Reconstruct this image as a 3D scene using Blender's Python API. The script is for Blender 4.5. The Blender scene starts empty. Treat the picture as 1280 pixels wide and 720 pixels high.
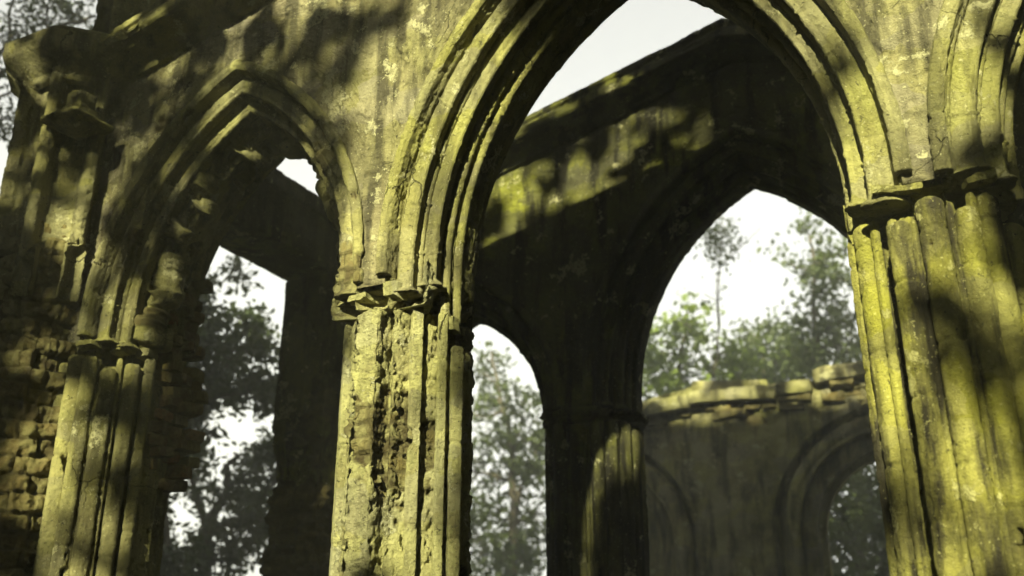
import bpy, math, random
import numpy as np
from mathutils import Vector, Matrix

# ------------------------------------------------------------------ camera, sky, sun, exposure
sc = bpy.context.scene
COL = sc.collection
CAM = np.array([0.0, 0.0, 1.6])
PITCH, YAW = math.radians(20.9), math.radians(26.4)
cd = bpy.data.cameras.new("camera"); cam = bpy.data.objects.new("camera", cd); COL.objects.link(cam)
cam.location = CAM; cam.rotation_euler = (math.pi / 2 + PITCH, 0, YAW)
cd.sensor_width = 36; cd.lens = 35.0; cd.clip_start = 0.05; cd.clip_end = 500
cd.dof.use_dof = True; cd.dof.focus_distance = 4.9; cd.dof.aperture_fstop = 1.2; cd.dof.aperture_blades = 7
sc.camera = cam
SUN_EL, SUN_AZ = math.radians(25.5), math.radians(9)      # azimuth towards +X from the -Y axis
SDIR = np.array([math.sin(SUN_AZ) * math.cos(SUN_EL), -math.cos(SUN_AZ) * math.cos(SUN_EL), math.sin(SUN_EL)])
w = bpy.data.worlds.new("World"); sc.world = w; w.use_nodes = True
nt = w.node_tree; nt.nodes.clear()
sky = nt.nodes.new("ShaderNodeTexSky"); sky.sky_type = 'NISHITA'; sky.sun_disc = False
sky.sun_elevation = SUN_EL; sky.sun_rotation = math.atan2(SDIR[0], SDIR[1])
sky.air_density = 1.0; sky.dust_density = 3.0; sky.ozone_density = 1.0
hs = nt.nodes.new("ShaderNodeHueSaturation"); hs.inputs['Saturation'].default_value = 0.06; hs.inputs['Value'].default_value = 1.0
bg = nt.nodes.new("ShaderNodeBackground"); bg.inputs['Strength'].default_value = 0.067
wo = nt.nodes.new("ShaderNodeOutputWorld")
nt.links.new(sky.outputs[0], hs.inputs['Color']); nt.links.new(hs.outputs[0], bg.inputs[0]); nt.links.new(bg.outputs[0], wo.inputs[0])
sd = bpy.data.lights.new("sun", 'SUN'); sd.energy = 5.0; sd.angle = math.radians(0.9); sd.color = (1.0, 0.965, 0.57)
sun = bpy.data.objects.new("sun", sd); COL.objects.link(sun); sun.location = (5, -20, 20)
sun.rotation_euler = Vector(SDIR).to_track_quat('Z', 'Y').to_euler()
vs = sc.view_settings
sc.display_settings.display_device = 'sRGB'; vs.view_transform = 'Standard'; vs.look = 'None'; vs.gamma = 1.0
vs.exposure = 2.2; vs.use_curve_mapping = False
sc.render.engine = 'CYCLES'
cy = sc.cycles; cy.use_denoising = True; cy.max_bounces = 6; cy.diffuse_bounces = 3; cy.transmission_bounces = 3
cy.transparent_max_bounces = 4; cy.volume_bounces = 1; cy.caustics_reflective = False; cy.caustics_refractive = False
cy.sample_clamp_indirect = 4.0

# ------------------------------------------------------------------ numpy noise
_rng = np.random.default_rng(7)
_perm = _rng.permutation(256); _perm = np.concatenate([_perm, _perm, _perm])
_g = _rng.normal(size=(256, 3)); _g /= np.linalg.norm(_g, axis=1)[:, None]
def perlin(P):
    P = np.asarray(P, float); sh = P.shape[:-1]; P = P.reshape(-1, 3)
    i = np.floor(P).astype(np.int64); f = P - i; i &= 255
    u = f * f * f * (f * (f * 6 - 15) + 10)
    def gr(dx, dy, dz):
        h = _perm[_perm[_perm[(i[:, 0] + dx) & 255] + ((i[:, 1] + dy) & 255)] + ((i[:, 2] + dz) & 255)]
        return (_g[h] * (f - np.array([dx, dy, dz]))).sum(1)
    L = lambda a, b, t: a + (b - a) * t
    x00 = L(gr(0, 0, 0), gr(1, 0, 0), u[:, 0]); x10 = L(gr(0, 1, 0), gr(1, 1, 0), u[:, 0])
    x01 = L(gr(0, 0, 1), gr(1, 0, 1), u[:, 0]); x11 = L(gr(0, 1, 1), gr(1, 1, 1), u[:, 0])
    return (L(L(x00, x10, u[:, 1]), L(x01, x11, u[:, 1]), u[:, 2]) * 1.6).reshape(sh)
def fbm(P, scale, octv=4, seed=0.0, gain=.5):
    P = np.asarray(P, float) * scale + seed * np.array([13.7, 7.3, 3.1]); a, t, n = 1.0, 0.0, 0.0
    for _ in range(octv):
        t = t + a * perlin(P); n += a; a *= gain; P = P * 2.03 + 5.1
    return t / n
def sstep(a, b, x):
    t = np.clip((x - a) / (b - a), 0, 1); return t * t * (3 - 2 * t)
def hash2(a, b, s=0):
    h = np.sin(np.asarray(a) * 127.1 + np.asarray(b) * 311.7 + s * 74.7) * 43758.5453
    return h - np.floor(h)

# ------------------------------------------------------------------ object helpers
def empty(name, label=None, cat=None, loc=(0, 0, 0), group=None, kind='thing'):
    o = bpy.data.objects.new(name, None); COL.objects.link(o); o.location = loc
    o.empty_display_size = .2
    tag(o, label, cat, group, kind); return o
def tag(o, label=None, cat=None, group=None, kind=None):
    if label: o['label'] = label
    if cat: o['category'] = cat
    if group: o['group'] = group
    if kind: o['kind'] = kind
    return o
def mesh_obj(name, V, Fq, m, parent=None, attr=None, smooth=True):
    """Fq: (n,k) int array or list of such arrays"""
    V = np.asarray(V, np.float32).reshape(-1, 3)
    fl = [np.asarray(f, np.int32) for f in (Fq if isinstance(Fq, list) else [Fq]) if len(f)]
    off = np.zeros(3, np.float32)
    if parent is not None:
        p = parent
        while p is not None:
            off = off + np.array(p.location, np.float32); p = p.parent
    me = bpy.data.meshes.new(name)
    me.vertices.add(len(V)); me.vertices.foreach_set("co", (V - off).ravel())
    nl = sum(f.size for f in fl); npoly = sum(len(f) for f in fl)
    me.loops.add(nl); me.polygons.add(npoly)
    me.loops.foreach_set("vertex_index", np.concatenate([f.ravel() for f in fl]))
    tot = np.concatenate([np.full(len(f), f.shape[1], np.int32) for f in fl])
    me.polygons.foreach_set("loop_start", np.concatenate([[0], np.cumsum(tot)[:-1]]).astype(np.int32))
    me.polygons.foreach_set("loop_total", tot)
    if smooth: me.polygons.foreach_set("use_smooth", np.ones(npoly, bool))
    if attr is not None:
        a = me.attributes.new("wear", 'FLOAT_COLOR', 'POINT')
        A = np.ones((len(V), 4), np.float32); A[:, :3] = np.asarray(attr, np.float32).reshape(-1, 3)
        a.data.foreach_set("color", A.ravel())
    me.update(calc_edges=True); me.validate()
    if m: me.materials.append(m)
    o = bpy.data.objects.new(name, me); COL.objects.link(o)
    if parent is not None: o.parent = parent
    return o
def grid_faces(n, m, cu=False, cv=False, base=0, flip=False):
    I = np.arange(n if cu else n - 1); J = np.arange(m if cv else m - 1)
    i, j = np.meshgrid(I, J, indexing='ij'); i2 = (i + 1) % n; j2 = (j + 1) % m
    f = np.stack([i * m + j, i2 * m + j, i2 * m + j2, i * m + j2], -1).reshape(-1, 4) + base
    return f[:, ::-1] if flip else f
class Bag:
    """collects grids into one mesh"""
    def __init__(s): s.V = []; s.F = []; s.A = []; s.n = 0
    def grid(s, P, A=None, cu=False, cv=False):
        n, m = P.shape[:2]; s.V.append(P.reshape(-1, 3)); s.F.append(grid_faces(n, m, cu, cv, s.n)); s.n += n * m
        s.A.append(np.zeros((n * m, 3)) if A is None else A.reshape(-1, 3))
    def faces(s, V, F, A=None):
        s.V.append(np.asarray(V, float)); s.F.append(np.asarray(F, int) + s.n); s.n += len(V)
        s.A.append(np.zeros((len(V), 3)) if A is None else np.asarray(A).reshape(-1, 3))
    def build(s, name, m, parent=None, smooth=True):
        return mesh_obj(name, np.concatenate(s.V), s.F, m, parent, np.concatenate(s.A), smooth)

# ------------------------------------------------------------------ materials
def mat(name):
    m = bpy.data.materials.new(name); m.use_nodes = True; n = m.node_tree; n.nodes.clear(); return m, n
class NB:
    def __init__(s, n): s.n = n
    def __call__(s, t, **k):
        o = s.n.nodes.new(t)
        for a, b in k.items():
            if a.startswith('_'): setattr(o, a[1:], b)
        return o
    def link(s, a, b): s.n.links.new(a, b)
    def noise(s, vec, scale, detail=6, rough=.6, dist=0.0):
        o = s.n.nodes.new("ShaderNodeTexNoise"); o.inputs['Scale'].default_value = scale; o.inputs['Detail'].default_value = detail
        o.inputs['Roughness'].default_value = rough; o.inputs['Distortion'].default_value = dist; s.link(vec, o.inputs['Vector']); return o.outputs[0]
    def ramp(s, val, stops, interp='LINEAR'):
        o = s.n.nodes.new("ShaderNodeValToRGB"); cr = o.color_ramp; cr.interpolation = interp
        while len(cr.elements) < len(stops): cr.elements.new(.5)
        for e, (p, c) in zip(cr.elements, stops):
            e.position = p; e.color = (c, c, c, 1) if np.isscalar(c) else (*c, 1)
        s.link(val, o.inputs[0]); return o.outputs[0]
    def mix(s, fac, a, b, mode='MIX'):
        o = s.n.nodes.new("ShaderNodeMix"); o.data_type = 'RGBA'; o.blend_type = mode; o.clamp_factor = True
        for v, i in ((fac, 0), (a, 6), (b, 7)):
            if hasattr(v, 'node'): s.link(v, o.inputs[i])
            elif i == 0: o.inputs[0].default_value = v
            else: o.inputs[i].default_value = (*v, 1)
        return o.outputs[2]
    def math(s, op, a, b=None):
        o = s.n.nodes.new("ShaderNodeMath"); o.operation = op
        for v, i in ((a, 0), (b, 1)):
            if v is None: continue
            if hasattr(v, 'node'): s.link(v, o.inputs[i])
            else: o.inputs[i].default_value = v
        return o.outputs[0]
    def mapping(s, vec, scale):
        o = s.n.nodes.new("ShaderNodeMapping"); o.inputs['Scale'].default_value = scale; s.link(vec, o.inputs['Vector']); return o.outputs[0]

def stone_material(name, base=(.27, .25, .115), dark=(.036, .032, .020), pale=(.45, .43, .26), moss=(.22, .228, .030),
                   moss_amt=.5, dark_amt=.5, brickness=1.0, bump=1.0, red=0, flake=.60, crack=.8):
    m, n = mat(name); b = NB(n)
    tc = b("ShaderNodeNewGeometry").outputs['Position']
    at = b("ShaderNodeAttribute", _attribute_name='wear'); sep = b("ShaderNodeSeparateColor"); b.link(at.outputs['Color'], sep.inputs[0])
    wear, brk, joint = sep.outputs[0], sep.outputs[1], sep.outputs[2]
    streak = b.mapping(tc, (1, 1, .16))
    n1 = b.noise(tc, 2.1, 8, .62); n2 = b.noise(tc, 9, 8, .65, .3); n3 = b.noise(tc, 45, 6, .7); n4 = b.noise(streak, 7, 6, .6)
    n5 = b.noise(tc, 1.1, 5, .55); n6 = b.noise(tc, 160, 3, .6)
    c = b.mix(b.ramp(n2, [(.32, 0), (.68, 1)]), tuple(.72 * x for x in base), tuple(1.22 * x for x in base))
    c = b.mix(b.ramp(n3, [(.35, 0), (.5, .25), (.75, 0)]), c, tuple(.45 * x for x in base))
    c = b.mix(b.math('MULTIPLY', brk, .55), c, tuple(x * y for x, y in zip(base, (.62, .58, .60))))
    c = b.mix(b.ramp(b.noise(tc, 55, 5, .75), [(.36, .8), (.47, 0)]), c, tuple(.28 * x for x in base))
    # moss and algae bloom
    mo = b.math('MULTIPLY', b.ramp(n5, [(.40, 0), (.62, 1)]), b.ramp(n2, [(.25, .3), (.6, 1)]))
    c = b.mix(b.math('MULTIPLY', mo, moss_amt), c, moss)
    pv = b("ShaderNodeTexVoronoi"); pv.inputs['Scale'].default_value = 3.4
    pm = b.mapping(tc, (1, 1, 1.5)); pn = b("ShaderNodeTexNoise"); pn.inputs['Scale'].default_value = 5; pn.inputs['Detail'].default_value = 4; b.link(tc, pn.inputs['Vector'])
    pa = b("ShaderNodeVectorMath", _operation='MULTIPLY_ADD'); b.link(pn.outputs[1], pa.inputs[0]); pa.inputs[1].default_value = (.3, .3, .3); b.link(pm, pa.inputs[2]); b.link(pa.outputs[0], pv.inputs['Vector'])
    ps_ = b("ShaderNodeSeparateColor"); b.link(pv.outputs['Color'], ps_.inputs[0])
    c = b.mix(b.math('MULTIPLY', b.ramp(ps_.outputs[0], [(.35, 0), (.8, 1)]), .45), c, (base[0] * .78, base[1] * .78, base[2] * 1.25))
    c = b.mix(b.math('MULTIPLY', b.ramp(ps_.outputs[1], [(.5, 0), (.9, 1)]), .40), c, (base[0] * 1.25, base[1] * 1.25, base[2] * 1.1))
    # vertical grime streaks
    gr = b.math('MULTIPLY', b.ramp(n4, [(.48, 0), (.60, 1)]), min(1, dark_amt * 1.5))
    c = b.mix(gr, c, dark)
    # big grime blotches
    c = b.mix(b.math('MULTIPLY', b.ramp(n1, [(.50, 0), (.66, 1)]), dark_amt), c, dark)
    # pale lime flakes, sharp edged
    fl = b.math('MULTIPLY', b.ramp(b.noise(tc, 5.3, 10, .68), [(flake, 0), (flake + .015, 1)]), b.ramp(n3, [(.38, 0), (.5, 1)]))
    c = b.mix(b.math('MULTIPLY', fl, .65), c, pale)
    # small lichen specks
    c = b.mix(b.math('MULTIPLY', b.ramp(b.noise(tc, 70, 3, .5), [(.66, 0), (.69, 1)]), .5), c, pale)
    # dark pits
    c = b.mix(b.ramp(b.noise(tc, 33, 4, .6), [(.30, .85), (.36, 0)]), c, dark)
    if brickness > 0:
        bc = b.ramp(brk, [(0, (.06, .045, .022)), (.35, (.13, .085, .035) if red else (.12, .10, .045)), (.55, (.15, .12, .045)), (.72, (.25, .115, .04) if red else (.16, .125, .05)), (.85, (.15, .125, .05)), (1, (.22, .19, .08))])
        bc = b.mix(b.ramp(n3, [(.3, .6), (.6, 0)]), bc, (.03, .024, .012))
        bc = b.mix(b.math('MULTIPLY', b.ramp(n2, [(.45, 0), (.62, 1)]), .65), bc, tuple(.8 * x for x in base))
        bc = b.mix(b.math('MULTIPLY', joint, .8), bc, (.105, .09, .042))
        c = b.mix(b.math('MULTIPLY', wear, brickness), c, bc)
    # hairline cracks
    vo = b("ShaderNodeTexVoronoi", _feature='DISTANCE_TO_EDGE'); vo.inputs['Scale'].default_value = 1.9
    wv = b("ShaderNodeVectorMath", _operation='ADD'); b.link(tc, wv.inputs[0])
    wn = b("ShaderNodeTexNoise"); wn.inputs['Scale'].default_value = 6; wn.inputs['Detail'].default_value = 6; b.link(tc, wn.inputs['Vector'])
    ws = b("ShaderNodeVectorMath", _operation='SCALE'); ws.inputs['Scale'].default_value = .22; b.link(wn.outputs[1], ws.inputs[0]); b.link(ws.outputs[0], wv.inputs[1])
    b.link(wv.outputs[0], vo.inputs['Vector'])
    ck = b.math('MULTIPLY', b.ramp(vo.outputs['Distance'], [(.002, 1), (.008, 0)]), b.ramp(b.noise(tc, 1.7, 3, .5), [(.55, 0), (.63, 1)]))
    ck = b.math('MULTIPLY', ck, crack); c = b.mix(ck, c, (.03, .027, .015))
    bs = b("ShaderNodeBsdfPrincipled"); b.link(c, bs.inputs['Base Color']); bs.inputs['Roughness'].default_value = .92
    bs.inputs['Specular IOR Level'].default_value = .18
    h = b.math('ADD', b.math('MULTIPLY', n3, .8), b.math('MULTIPLY', n6, .35))
    h = b.math('ADD', h, b.math('MULTIPLY', n2, .5)); h = b.math('SUBTRACT', h, b.math('MULTIPLY', ck, .8))
    h = b.math('ADD', h, b.math('MULTIPLY', fl, .12))
    bp = b("ShaderNodeBump"); bp.inputs['Strength'].default_value = 1.0 * bump; bp.inputs['Distance'].default_value = .022
    b.link(h, bp.inputs['Height']); b.link(bp.outputs[0], bs.inputs['Normal'])
    o = b("ShaderNodeOutputMaterial"); b.link(bs.outputs[0], o.inputs[0]); return m
M_STONE = stone_material("weathered_plaster", base=(.28, .26, .115), dark_amt=.42, moss_amt=.45)
M_MOSS = stone_material("mossy_plaster", base=(.29, .272, .085), pale=(.46, .44, .20), moss=(.275, .272, .028), dark_amt=.7, moss_amt=.65, crack=0)
M_WALL = stone_material("grey_brown_plaster", base=(.25, .225, .132), dark=(.034, .030, .020), dark_amt=.55, moss_amt=.32, flake=.57)
M_BRICK = stone_material("crumbling_brick", moss_amt=.3, dark_amt=.4, red=1)
M_PALE = stone_material("limewashed_rubble", base=(.46, .44, .205), pale=(.62, .60, .40), moss_amt=.25, dark_amt=.22, bump=1.6)
M_SHADED = stone_material("shade_darkened_plaster", base=(.068, .064, .034), dark=(.014, .013, .009), dark_amt=.7, moss_amt=.8)  # darker copy of the plaster: interior shade is put into the colour
M_FAR = stone_material("far_mossy_stone", base=(.29, .27, .14), dark_amt=.5, moss_amt=.5)

def leaf_material(name, c1, c2, trans=.35):
    m, n = mat(name); b = NB(n)
    g = b("ShaderNodeNewGeometry"); r = g.outputs['Random Per Island']
    oi = b.noise(g.outputs['Position'], 1.3, 2, .5)
    c = b.mix(r, c1, c2); c = b.mix(b.ramp(oi, [(.35, 0), (.7, .6)]), c, tuple(1.5 * x for x in c2))
    d = b("ShaderNodeBsdfPrincipled"); b.link(c, d.inputs['Base Color']); d.inputs['Roughness'].default_value = .55
    d.inputs['Specular IOR Level'].default_value = .3
    t = b("ShaderNodeBsdfTranslucent"); b.link(b.mix(.5, c, (.16, .22, .02)), t.inputs[0])
    mx = b("ShaderNodeMixShader"); mx.inputs[0].default_value = trans; b.link(d.outputs[0], mx.inputs[1]); b.link(t.outputs[0], mx.inputs[2])
    o = b("ShaderNodeOutputMaterial"); b.link(mx.outputs[0], o.inputs[0]); return m
M_LEAF = leaf_material("leaf_green", (.024, .034, .012), (.05, .068, .017))
M_LEAF_DARK = leaf_material("leaf_dark", (.012, .018, .008), (.024, .036, .010), .2)
M_LEAF_PALE = leaf_material("leaf_pale", (.045, .065, .012), (.12, .165, .02))
def bark_material():
    m, n = mat("bark"); b = NB(n); p = b("ShaderNodeNewGeometry").outputs['Position']
    k = b.noise(b.mapping(p, (1, 1, .2)), 22, 6, .65)
    c = b.ramp(k, [(.3, (.025, .02, .014)), (.7, (.10, .085, .055))])
    bs = b("ShaderNodeBsdfPrincipled"); b.link(c, bs.inputs['Base Color']); bs.inputs['Roughness'].default_value = .95
    bp = b("ShaderNodeBump"); bp.inputs['Distance'].default_value = .02; b.link(k, bp.inputs['Height']); b.link(bp.outputs[0], bs.inputs['Normal'])
    o = b("ShaderNodeOutputMaterial"); b.link(bs.outputs[0], o.inputs[0]); return m
M_BARK = bark_material()
def ground_material():
    m, n = mat("forest_floor"); b = NB(n); p = b("ShaderNodeNewGeometry").outputs['Position']
    c = b.ramp(b.noise(p, 1.2, 8, .65), [(.35, (.03, .028, .012)), (.55, (.055, .06, .015)), (.7, (.08, .065, .03))])
    bs = b("ShaderNodeBsdfPrincipled"); b.link(c, bs.inputs['Base Color']); bs.inputs['Roughness'].default_value = 1
    bp = b("ShaderNodeBump"); bp.inputs['Distance'].default_value = .05; b.link(b.noise(p, 30, 6, .7), bp.inputs['Height']); b.link(bp.outputs[0], bs.inputs['Normal'])
    o = b("ShaderNodeOutputMaterial"); b.link(bs.outputs[0], o.inputs[0]); return m
M_GROUND = ground_material()

# ------------------------------------------------------------------ ground
def ground():
    n = 90; x = np.linspace(-1, 1, n); x = np.sign(x) * (np.abs(x) ** 2.2) * 55
    X, Y = np.meshgrid(x, x, indexing='ij'); Z = .12 * fbm(np.stack([X, Y, 0 * X], -1), .15, 3) * sstep(6, 25, np.hypot(X + 1.4, Y - 5.5)) - .02
    mesh_obj("ground", np.stack([X, Y, Z], -1), grid_faces(n, n), M_GROUND)['kind'] = 'structure'
ground()

# ------------------------------------------------------------------ weathering of the masonry
def weather(P, u, v, seed, amp=1.0, chip=.35, brick_bias=None, fine=1.0, bs=1.0):
    """displacement along the normal and the wear attribute. u: metres round the surface, v: height"""
    d = .005 * fbm(P, 5, 3, seed) + fine * (.0055 * fbm(P, 24, 3, seed + 1) + .003 * fbm(P, 70, 2, seed + 2))
    skin = sstep(.06, .085, fbm(P, 4.5, 5, seed + 12, .6) + .12 * fbm(P, 30, 2, seed + 13)); d = d - .006 * skin - .010 * sstep(.30, .33, fbm(P, 13, 3, seed + 14))
    c = fbm(P, 2.3, 4, seed + 3) + .25 * fbm(P, 11, 3, seed + 4)
    if brick_bias is not None: c = c + brick_bias
    wear = sstep(chip, chip + .05, c)
    H, W = .078 * bs, .21 * bs
    zz = v / H + .32 * fbm(P, 3, 2, seed + 5); r = np.floor(zz)
    uu = u / W + .5 * (r % 2) + .12 * hash2(r, 3.3, seed); q = np.floor(uu)
    fz, fu = zz - r, uu - q
    e = np.minimum(np.minimum(fz, 1 - fz) * H, np.minimum(fu, 1 - fu) * W)
    rnd = hash2(r, q, seed)
    j = 1 - sstep(.006, .013, e + .004 * fbm(P, 30, 2, seed))
    bd = -.024 + .026 * (rnd - .5) + .012 * fbm(P, 14, 3, seed + 6) - .016 * j - .03 * (hash2(r, q, seed + 9) > .86)
    d = amp * (d * (1 - wear) + wear * bd) - .004 * sstep(chip - .10, chip, c) * (1 - wear)
    A = np.stack([wear, np.where(wear > .02, np.clip(rnd + .25 * fbm(P, 9, 3, seed + 7), 0, 1), skin), j], -1)
    return d, A

def arc(cx, cy, r, a0, a1, n=14):
    t = np.radians(np.linspace(a0, a1, n)); return [(cx + r * math.cos(x), cy + r * math.sin(x)) for x in t]
def resample(pts, step):
    p = np.array(pts, float); s = np.concatenate([[0], np.cumsum(np.hypot(*np.diff(p, axis=0).T))])
    n = max(4, int(s[-1] / step)); t = np.linspace(0, s[-1], n)
    q = np.stack([np.interp(t, s, p[:, 0]), np.interp(t, s, p[:, 1])], -1)
    tg = np.gradient(q, axis=0); tg /= np.linalg.norm(tg, axis=1)[:, None] + 1e-9
    return q, np.stack([-tg[:, 1], tg[:, 0]], -1), t

class Opening:
    """pointed opening: inner edge half span h, centre cx, arc radius R starting at height z0"""
    def __init__(s, cx, h, R, z0, zs=3.42): s.cx, s.h, s.R, s.z0, s.zs = cx, h, R, z0, zs
    def apex(s, a): return s.z0 + math.sqrt((s.R + a) ** 2 - (s.R - s.h) ** 2)
    def sweep(s, side, q, zs, step, Yf):
        """profile q (a, d) along one side, from zs to the apex; returns points, radial dirs, path lengths"""
        R, xc = s.R, s.R - s.h
        arcl = (R + .1) * (math.pi / 2 - math.asin(xc / R)); st = max(s.z0 - zs, 0)
        L = np.linspace(0, st + arcl, max(6, int((st + arcl) / step)))
        a = q[:, 0][None, :]
        fr = np.clip((L - st) / arcl, 0, 1)[:, None]
        th0 = math.asin(min(1, max(0, (zs - s.z0) / (R + .1)))) if zs > s.z0 else 0.0
        tha = np.arccos(np.clip(xc / (R + a), -1, 1))
        th = th0 + fr * (tha - th0)
        x = xc - (R + a) * np.cos(th); z = s.z0 + (R + a) * np.sin(th) + np.minimum(L - st, 0)[:, None]
        rx, rz = -np.cos(th), np.sin(th)
        if side > 0: x, rx = -x, -rx
        P = np.stack([s.cx + x, np.broadcast_to(Yf + q[:, 1][None, :], x.shape), z], -1)
        return P, np.stack([rx, 0 * rx, rz], -1), L
    def extrados(s, X, a):
        """height of the curve offset by a over abscissa X (nan outside)"""
        dx = np.abs(X - s.cx); xc = s.R - s.h; v = (s.R + a) ** 2 - (dx + xc) ** 2
        return np.where(v > 0, s.z0 + np.sqrt(np.maximum(v, 0)), np.nan)

T = .70        # wall thickness
# splayed reveal, from the wall face to the inner order, through the soffit to the rear face
BASE_PROFILE = [(.262, 0), (.24, .004), (.228, .03), (.224, .065), (.190, .122), (.165, .140), (.148, .150), (.112, .205), (.085, .228), (.062, .246), (.056, .275), (.03, .288)] + \
               [(.026, .312), (0, .325), (0, .47), (.03, .50), (.035, .56), (.12, .60), (.13, .70)]
HOOD = ([(.275, .02), (.305, -.004), (.308, -.030), (.296, -.045), (.262, -.050), (.240, -.034), (.234, .01)])
def roll(ca, cdp, r, fillet=True):
    pts = arc(ca, cdp, r, 40, 205, 14)
    if fillet: pts += [(ca - r * .99, cdp - r * .55), (ca - r * 1.16, cdp - r * .70), (ca - r * 1.02, cdp - r * .98), (ca - r * .75, cdp - r * .85)]
    return pts + arc(ca, cdp, r, 235, 410, 14)
def sweep_mesh(bag, op, side, prof, zs, Yf, step, seed, amp=1.0, chip=.4, bias=None, ps=.006, joints=True, ragged=0.0, close=None, jag=0.0):
    q, n2, u = resample(prof, ps)
    P, R, L = op.sweep(side, q, zs, step, Yf)
    N = n2[None, :, 0, None] * R; N = N + np.array([0, 1, 0]) * n2[None, :, 1, None]
    U = np.broadcast_to(u[None, :], P.shape[:2]); Lg = np.broadcast_to(L[:, None], P.shape[:2])
    bb = bias(P) if bias else None
    d, A = weather(P, U, Lg, seed, amp, chip, bb)
    if joints:   # open joints between the voussoirs
        jl = Lg / .27 + .35 * hash2(np.floor(U / .08), 1.7, seed); f = jl - np.floor(jl)
        k = (1 - sstep(.0, .022, np.minimum(f, 1 - f) + .01 * fbm(P, 20, 2, seed))) * (hash2(np.floor(jl + .5), 4.1, seed) > .35)
        d = d - .013 * k * (1 - A[..., 0])
    if jag: d = d - jag * sstep(.04, .12, fbm(P, 4.5, 4, seed + 33)) * sstep(.12, .03, q[None, :, 0]) + .03 * fbm(P, 9, 3, seed + 34) * sstep(.12, .03, q[None, :, 0])
    P = P + N * d[..., None]
    if ragged: # broken lower end: taper the first centimetres back
        e = (1 - sstep(0, ragged, Lg + .5 * ragged * fbm(P, 12, 3, seed + 11))); P = P - N * (e * .035)[..., None]
    if close == 'tube': P = np.concatenate([np.broadcast_to(P[:1].mean(1, keepdims=True), P[:1].shape), P]); A = np.concatenate([A[:1], A])
    elif close:
        e = P[:1] - N[:1] * .20; e[..., 2] += .02; P = np.concatenate([e, P]); A = np.concatenate([A[:1], A])
    bag.grid(P, A)
    return P

def make_arch(parent, op, Yf, seed, m, step=.009, ps=.005, chip=.42, bias=None, hood=True, ends=(3.47, 3.47, 3.45, 3.42), name='arch', rear=True, jag=0.0):
    bag = Bag()
    for s in (-1, 1): sweep_mesh(bag, op, s, BASE_PROFILE, op.zs + .02, Yf, step, seed, 1, chip, bias, ps, ragged=.05, close='sheet', jag=jag)
    root = bag.build(name, m, parent)
    if hood:
        b = Bag()
        for s in (-1, 1): sweep_mesh(b, op, s, HOOD, ends[0], Yf, step, seed + 20, .6, chip + .08, bias, ps, close='tube')
        b.build('hood_mould', m, root)
    for k, (ca, cdp, r) in enumerate(((.184, .088, .053), (.103, .182, .053))):
        b = Bag()
        for s in (-1, 1): sweep_mesh(b, op, s, roll(ca, cdp, r), ends[1 + k], Yf, step, seed + 30 + k, .55, chip + .06, bias, ps, ragged=.04, close='tube')
        b.build('roll_moulding', m, root)
    b = Bag()
    for s in (-1, 1): sweep_mesh(b, op, s, arc(.052, .262, .024, 30, 330, 14), ends[3], Yf, step, seed + 40, .6, chip + .04, bias, ps, close='tube', jag=jag * .8)
    b.build('inner_order', m, root)
    b = Bag()
    for s in (-1, 1): sweep_mesh(b, op, s, arc(.132, .124, .019, 30, 330, 12), ends[1] + .02, Yf, step, seed + 45, .4, chip + .1, bias, ps, close='tube')
    b.build('fillet', m, root)
    b = Bag()
    for s in (-1, 1): sweep_mesh(b, op, s, arc(.016, .322, .022, 30, 330, 12), ends[3] + .01, Yf, step, seed + 46, .5, chip + .1, bias, ps, close='tube', jag=jag * .8)
    b.build('inner_order', m, root)
    return root

def wall_face(parent, ops, Yf, x0, x1, ztop, zbot, m, seed, rear=False, name='wall_face', nx=520, nz=300, a=.262, bias=None, zline=None):
    """plastered face over the openings: columns of points from the arch line up to the cornice"""
    xs = [x0, x1] + list(np.linspace(x0, x1, nx))
    for o in ops:
        e = o.h + a
        for s in (-1, 1): xs += list(o.cx + s * e * (1 - np.linspace(0, .35, 30) ** 2.5)) + [o.cx + s * (e + .001)]
        xs.append(o.cx)
    xs = np.unique(np.clip(np.round(xs, 4), x0, x1)); zl = np.full(len(xs), zbot)
    for o in ops:
        z = o.extrados(xs, a); zl = np.where(np.isnan(z), zl, np.maximum(zl, np.nan_to_num(z, nan=-9)))
    zu = np.maximum(ztop(xs), zl + .005); t = np.linspace(0, 1, nz)[None, :]
    Z = zl[:, None] + (zu - zl)[:, None] * t; X = np.broadcast_to(xs[:, None], Z.shape)
    P = np.stack([X, np.full_like(Z, Yf), Z], -1)
    d, A = weather(P, X, Z, seed, 1, .47, bias(P) if bias else None, 1.0)
    # layered plaster coats with a lip
    c = fbm(P, 1.5, 5, seed + 50); d = d + .012 * (sstep(.12, .13, c) + .7 * sstep(-.16, -.152, c)) * (1 - A[..., 0])
    d = d * sstep(0, .012, (Z - zl[:, None]))
    P[..., 1] += (d if rear else -d)
    return mesh_obj(name, P, grid_faces(*P.shape[:2], flip=rear), m, parent, A)

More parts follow.
